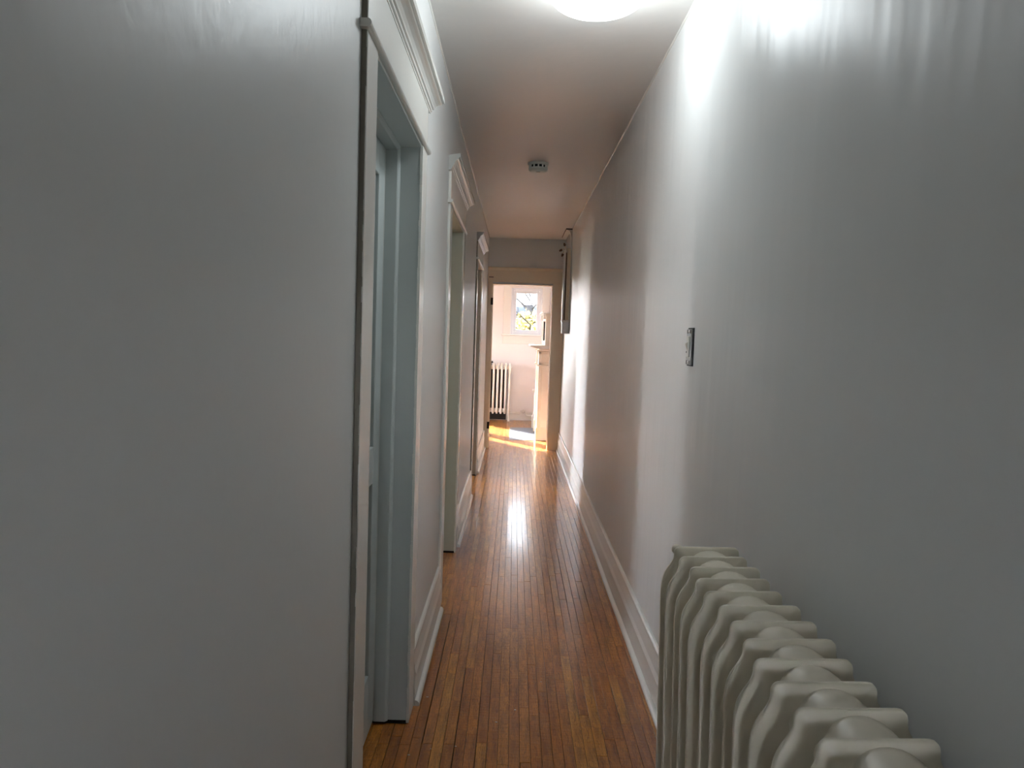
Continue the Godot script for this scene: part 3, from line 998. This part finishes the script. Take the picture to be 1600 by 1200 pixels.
func mantel() -> void:
	var n := node("fireplace_mantel", "tall cream wooden fireplace mantel with overmantel mirror, right of the window", "mantel", Vector3(XR, 0, -11.3))
	# local: -x into the room; z from -0.6 (far) to 0.6 (near)
	var m := M["mantel_paint"] as Material
	var w := M["white_paint"] as Material
	var fx := -0.293
	for s: float in [1.0, -1.0]:
		var z0 := minf(s * 0.60, s * 0.40)
		var z1 := maxf(s * 0.60, s * 0.40)
		var p := Node3D.new()
		p.name = numbered("pilaster", n)
		n.add_child(p, true)
		var st := S()
		bx(st, Vector3(fx, 0, z0), Vector3(0, 1.29, z1), 0.004)
		put("shaft", st, m, p)
		st = S()
		bx(st, Vector3(fx - 0.012, 0.0, z0 - 0.012), Vector3(-0.12, 0.18, z1 + 0.012), 0.006)
		put("plinth", st, m, p)
		for y: float in [1.035, 1.25]:
			st = S()
			bx(st, Vector3(fx - 0.022, y, z0 - 0.02), Vector3(-0.02, y + 0.024, z1 + 0.02), 0.006)
			put("capital", st, m, p)
		# raised stiles on the side that faces the doorway
		st = S()
		for b: Array in [[fx, fx + 0.05, 0.18, 1.035], [-0.11, -0.03, 0.18, 1.035], [fx, -0.03, 1.06, 1.10], [fx, -0.03, 1.21, 1.25], [fx, fx + 0.035, 1.06, 1.25]]:
			bx(st, Vector3(b[0], b[2], z1 - 0.002), Vector3(b[1], b[3], z1 + 0.009), 0.003)
		put("side_stile", st, m, p)
	var st2 := S()
	bx(st2, Vector3(fx + 0.02, 0.92, -0.40), Vector3(0, 1.29, 0.40), 0.004)
	put("frieze", st2, m, n)
	st2 = S()
	bx(st2, Vector3(-0.16, 0.0, -0.40), Vector3(-0.10, 0.92, -0.30)); bx(st2, Vector3(-0.16, 0.0, 0.30), Vector3(-0.10, 0.92, 0.40)); bx(st2, Vector3(-0.16, 0.70, -0.30), Vector3(-0.10, 0.92, 0.30))
	put("tile_surround", st2, M["masonry"], n)
	st2 = S()
	bx(st2, Vector3(-0.09, 0.0, -0.30), Vector3(-0.02, 0.70, 0.30))
	put("firebox", st2, M["black"], n)
	st2 = S()
	ext(st2, PackedVector2Array([Vector2(0, 1.29), Vector2(-0.31, 1.285), Vector2(-0.345, 1.292), Vector2(-0.38, 1.303), Vector2(-0.41, 1.309), Vector2(-0.418, 1.315), Vector2(-0.412, 1.330), Vector2(0, 1.332)]), Vector3(0, 0, -0.67), Vector3(0, 0, 0.67), Vector3.RIGHT, Vector3.UP)
	put("shelf", st2, w, n)
	# overmantel
	var ox := -0.215
	st2 = S()
	bx(st2, Vector3(ox, 1.332, 0.46), Vector3(0, 1.775, 0.60), 0.004)
	bx(st2, Vector3(ox, 1.332, -0.60), Vector3(0, 1.775, -0.46), 0.004)
	bx(st2, Vector3(ox, 1.68, -0.46), Vector3(0, 1.775, 0.46), 0.004)
	bx(st2, Vector3(ox, 1.332, -0.46), Vector3(0, 1.39, 0.46), 0.004)
	put("mirror_frame", st2, m, n)
	st2 = S()
	bx(st2, Vector3(ox + 0.03, 1.385, -0.465), Vector3(ox + 0.04, 1.685, 0.465), 0.001)
	put("mirror", st2, M["mirror_glass"], n)
	st2 = S()
	bx(st2, Vector3(ox - 0.018, 1.40, 0.44), Vector3(ox + 0.006, 1.665, 0.452), 0.002)
	put("dark_bracket", st2, M["dark_metal"], n)
	st2 = S()
	ext(st2, PackedVector2Array([Vector2(0, 1.775), Vector2(-0.225, 1.775), Vector2(-0.24, 1.785), Vector2(-0.262, 1.79), Vector2(-0.262, 1.806), Vector2(0, 1.806)]), Vector3(0, 0, -0.63), Vector3(0, 0, 0.63), Vector3.RIGHT, Vector3.UP)
	put("top_shelf", st2, w, n)
	for z: float in [0.52, -0.52]:
		st2 = S(true)
		lathe(st2, PackedVector2Array([Vector2(0, 0), Vector2(0.012, 0.0), Vector2(0.026, 0.03), Vector2(0.018, 0.055), Vector2(0.020, 0.075), Vector2(0, 0.075)]), Vector3(ox - 0.012, 1.70, z), Vector3.UP, 14)
		put("carved_bracket", st2, w, n)
	# small white stand beyond the mantel
	var c := node("pedestal_stand", "narrow white pedestal with flared foot beside the far fireplace pilaster", "stand", Vector3(0.40, 0, -12.17))
	st2 = S()
	bx(st2, Vector3(-0.058, 0.05, -0.06), Vector3(0.06, 0.57, 0.06), 0.004)
	put("shaft", st2, w, c)
	st2 = S()
	ext(st2, PackedVector2Array([Vector2(0, 0.565), Vector2(-0.062, 0.565), Vector2(-0.085, 0.59), Vector2(-0.085, 0.612), Vector2(0.07, 0.612), Vector2(0.07, 0.565)]), Vector3(0, 0, -0.08), Vector3(0, 0, 0.08), Vector3.RIGHT, Vector3.UP)
	put("cap", st2, w, c)
	st2 = S()
	ext(st2, PackedVector2Array([Vector2(0.07, 0), Vector2(-0.085, 0), Vector2(-0.085, 0.18), Vector2(-0.06, 0.24), Vector2(0.07, 0.24)]), Vector3(0, 0, -0.07), Vector3(0, 0, 0.07), Vector3.RIGHT, Vector3.UP)
	put("flared_foot", st2, w, c)
	st2 = S(true)
	lathe(st2, PackedVector2Array([Vector2(0, 0.02), Vector2(0.014, 0.016), Vector2(0.010, 0.0)]), Vector3(-0.005, 0.38, 0.06), Vector3(0, 0, 1), 12)
	put("dark_knob", st2, M["dark_metal"], c)

# ------------------------------------------------------------------ outside
func outside() -> void:
	var st := S()
	bx(st, Vector3(-60, -3.4, -90), Vector3(60, -3.2, -13.6))
	tag(put("ground", st, M["soil"]), "garden ground below the window", "ground", "structure")
	var h := node("neighbour_house", "blue grey sided neighbouring house seen through the window", "house", Vector3(1.0, -3.2, -36.0))
	st = S()
	bx(st, Vector3(-7, 0, -4), Vector3(6, 5.6, 0))
	put("wall", st, M["siding"], h)
	st = S()
	bx(st, Vector3(-7.4, 5.6, -4.4), Vector3(6.4, 6.02, 0.5), 0.05)
	put("roof", st, M["roofing"], h)
	for x: float in [-3.0, -0.3, 2.4]:
		st = S()
		bx(st, Vector3(x, 3.1, -0.05), Vector3(x + 0.9, 4.7, 0.06), 0.02)
		var wd := put("window", st, M["vinyl"], h)
		st = S()
		bx(st, Vector3(x + 0.1, 3.2, 0.05), Vector3(x + 0.8, 4.6, 0.07))
		put("pane", st, M["slate"], wd)
	var t := node("autumn_tree", "autumn tree with yellow leaves outside the small window", "tree", Vector3(0.45, -3.2, -24.0))
	st = S(true)
	tube(st, [Vector3(0, -0.1, 0), Vector3(0.05, 2.0, 0.0), Vector3(-0.05, 4.0, 0.1), Vector3(0.0, 5.6, 0.0)], 0.12, 10)
	put("trunk", st, M["bark"], t)
	st = S(true)
	for k in 26:
		var y := rng.randf_range(3.2, 6.0)
		var a := rng.randf() * TAU
		var d := Vector3(cos(a), rng.randf_range(0.2, 0.8), sin(a)).normalized()
		var b := Vector3(0, y, 0)
		var c := b + d * rng.randf_range(0.5, 0.9) + Vector3(0, 0.1, 0)
		tube(st, [b, c, c + (d + Vector3(rng.randf_range(-0.6, 0.6), rng.randf_range(-0.2, 0.6), rng.randf_range(-0.6, 0.6))) * 0.6], 0.022, 6)
	put("branch", st, M["bark"], t)
	var lm := S()
	quad(lm, Vector3(0, 0, 0), Vector3(0.035, 0.05, 0.008), Vector3(0, 0.11, 0), Vector3(-0.035, 0.05, 0.008), Vector3(0, 0, 1))
	lm.generate_normals()
	var mm := MultiMesh.new()
	mm.transform_format = MultiMesh.TRANSFORM_3D
	mm.mesh = lm.commit()
	mm.instance_count = 1500
	for i in 1500:
		var dir := Vector3(rng.randfn(), rng.randfn(), rng.randfn()).normalized()
		var rr := pow(rng.randf(), 0.45)
		var p := Vector3(-0.02, 4.98, 0) + dir * rr * Vector3(0.46, 0.52, 0.46)
		if i % 5 == 0:
			p = Vector3(-0.55, 4.35, 0.1) + dir * rr * Vector3(0.28, 0.26, 0.28)
		var bs := Basis.from_euler(Vector3(rng.randf() * TAU, rng.randf() * TAU, rng.randf() * TAU)).scaled(Vector3.ONE * rng.randf_range(0.7, 1.3))
		mm.set_instance_transform(i, Transform3D(bs, p))
	var mi := MultiMeshInstance3D.new()
	mi.name = "foliage"
	mi.multimesh = mm
	mi.material_override = M["leaf"]
	mi.set_meta("kind", "stuff")
	t.add_child(mi, true)

func paint_flakes() -> void:
	var at := [[-0.40, -2.40], [-0.315, -2.555], [-0.245, -2.60], [-0.16, -2.62], [0.05, -2.9], [-0.02, -2.8], [0.16, -3.15], [-0.30, -2.98]]
	for i in at.size():
		var st := S()
		var s := rng.randf_range(0.0025, 0.005)
		var a := rng.randf() * TAU
		var pr := PackedVector2Array()
		for k in 5:
			var t := a + TAU * k / 5.0
			pr.append(Vector2(cos(t) * s * rng.randf_range(0.7, 1.5), sin(t) * s * rng.randf_range(0.5, 1.0)))
		ext(st, pr, Vector3(0, 0, 0), Vector3(0, 0.0012, 0), Vector3.RIGHT, Vector3.BACK)
		var o := put("paint_flake", st, M["white_paint"])
		o.position = Vector3(at[i][0], 0.0004, at[i][1])
		tag(o, "tiny white paint flake lying on the near floor boards", "paint flake", "", "paint flakes on the floor")
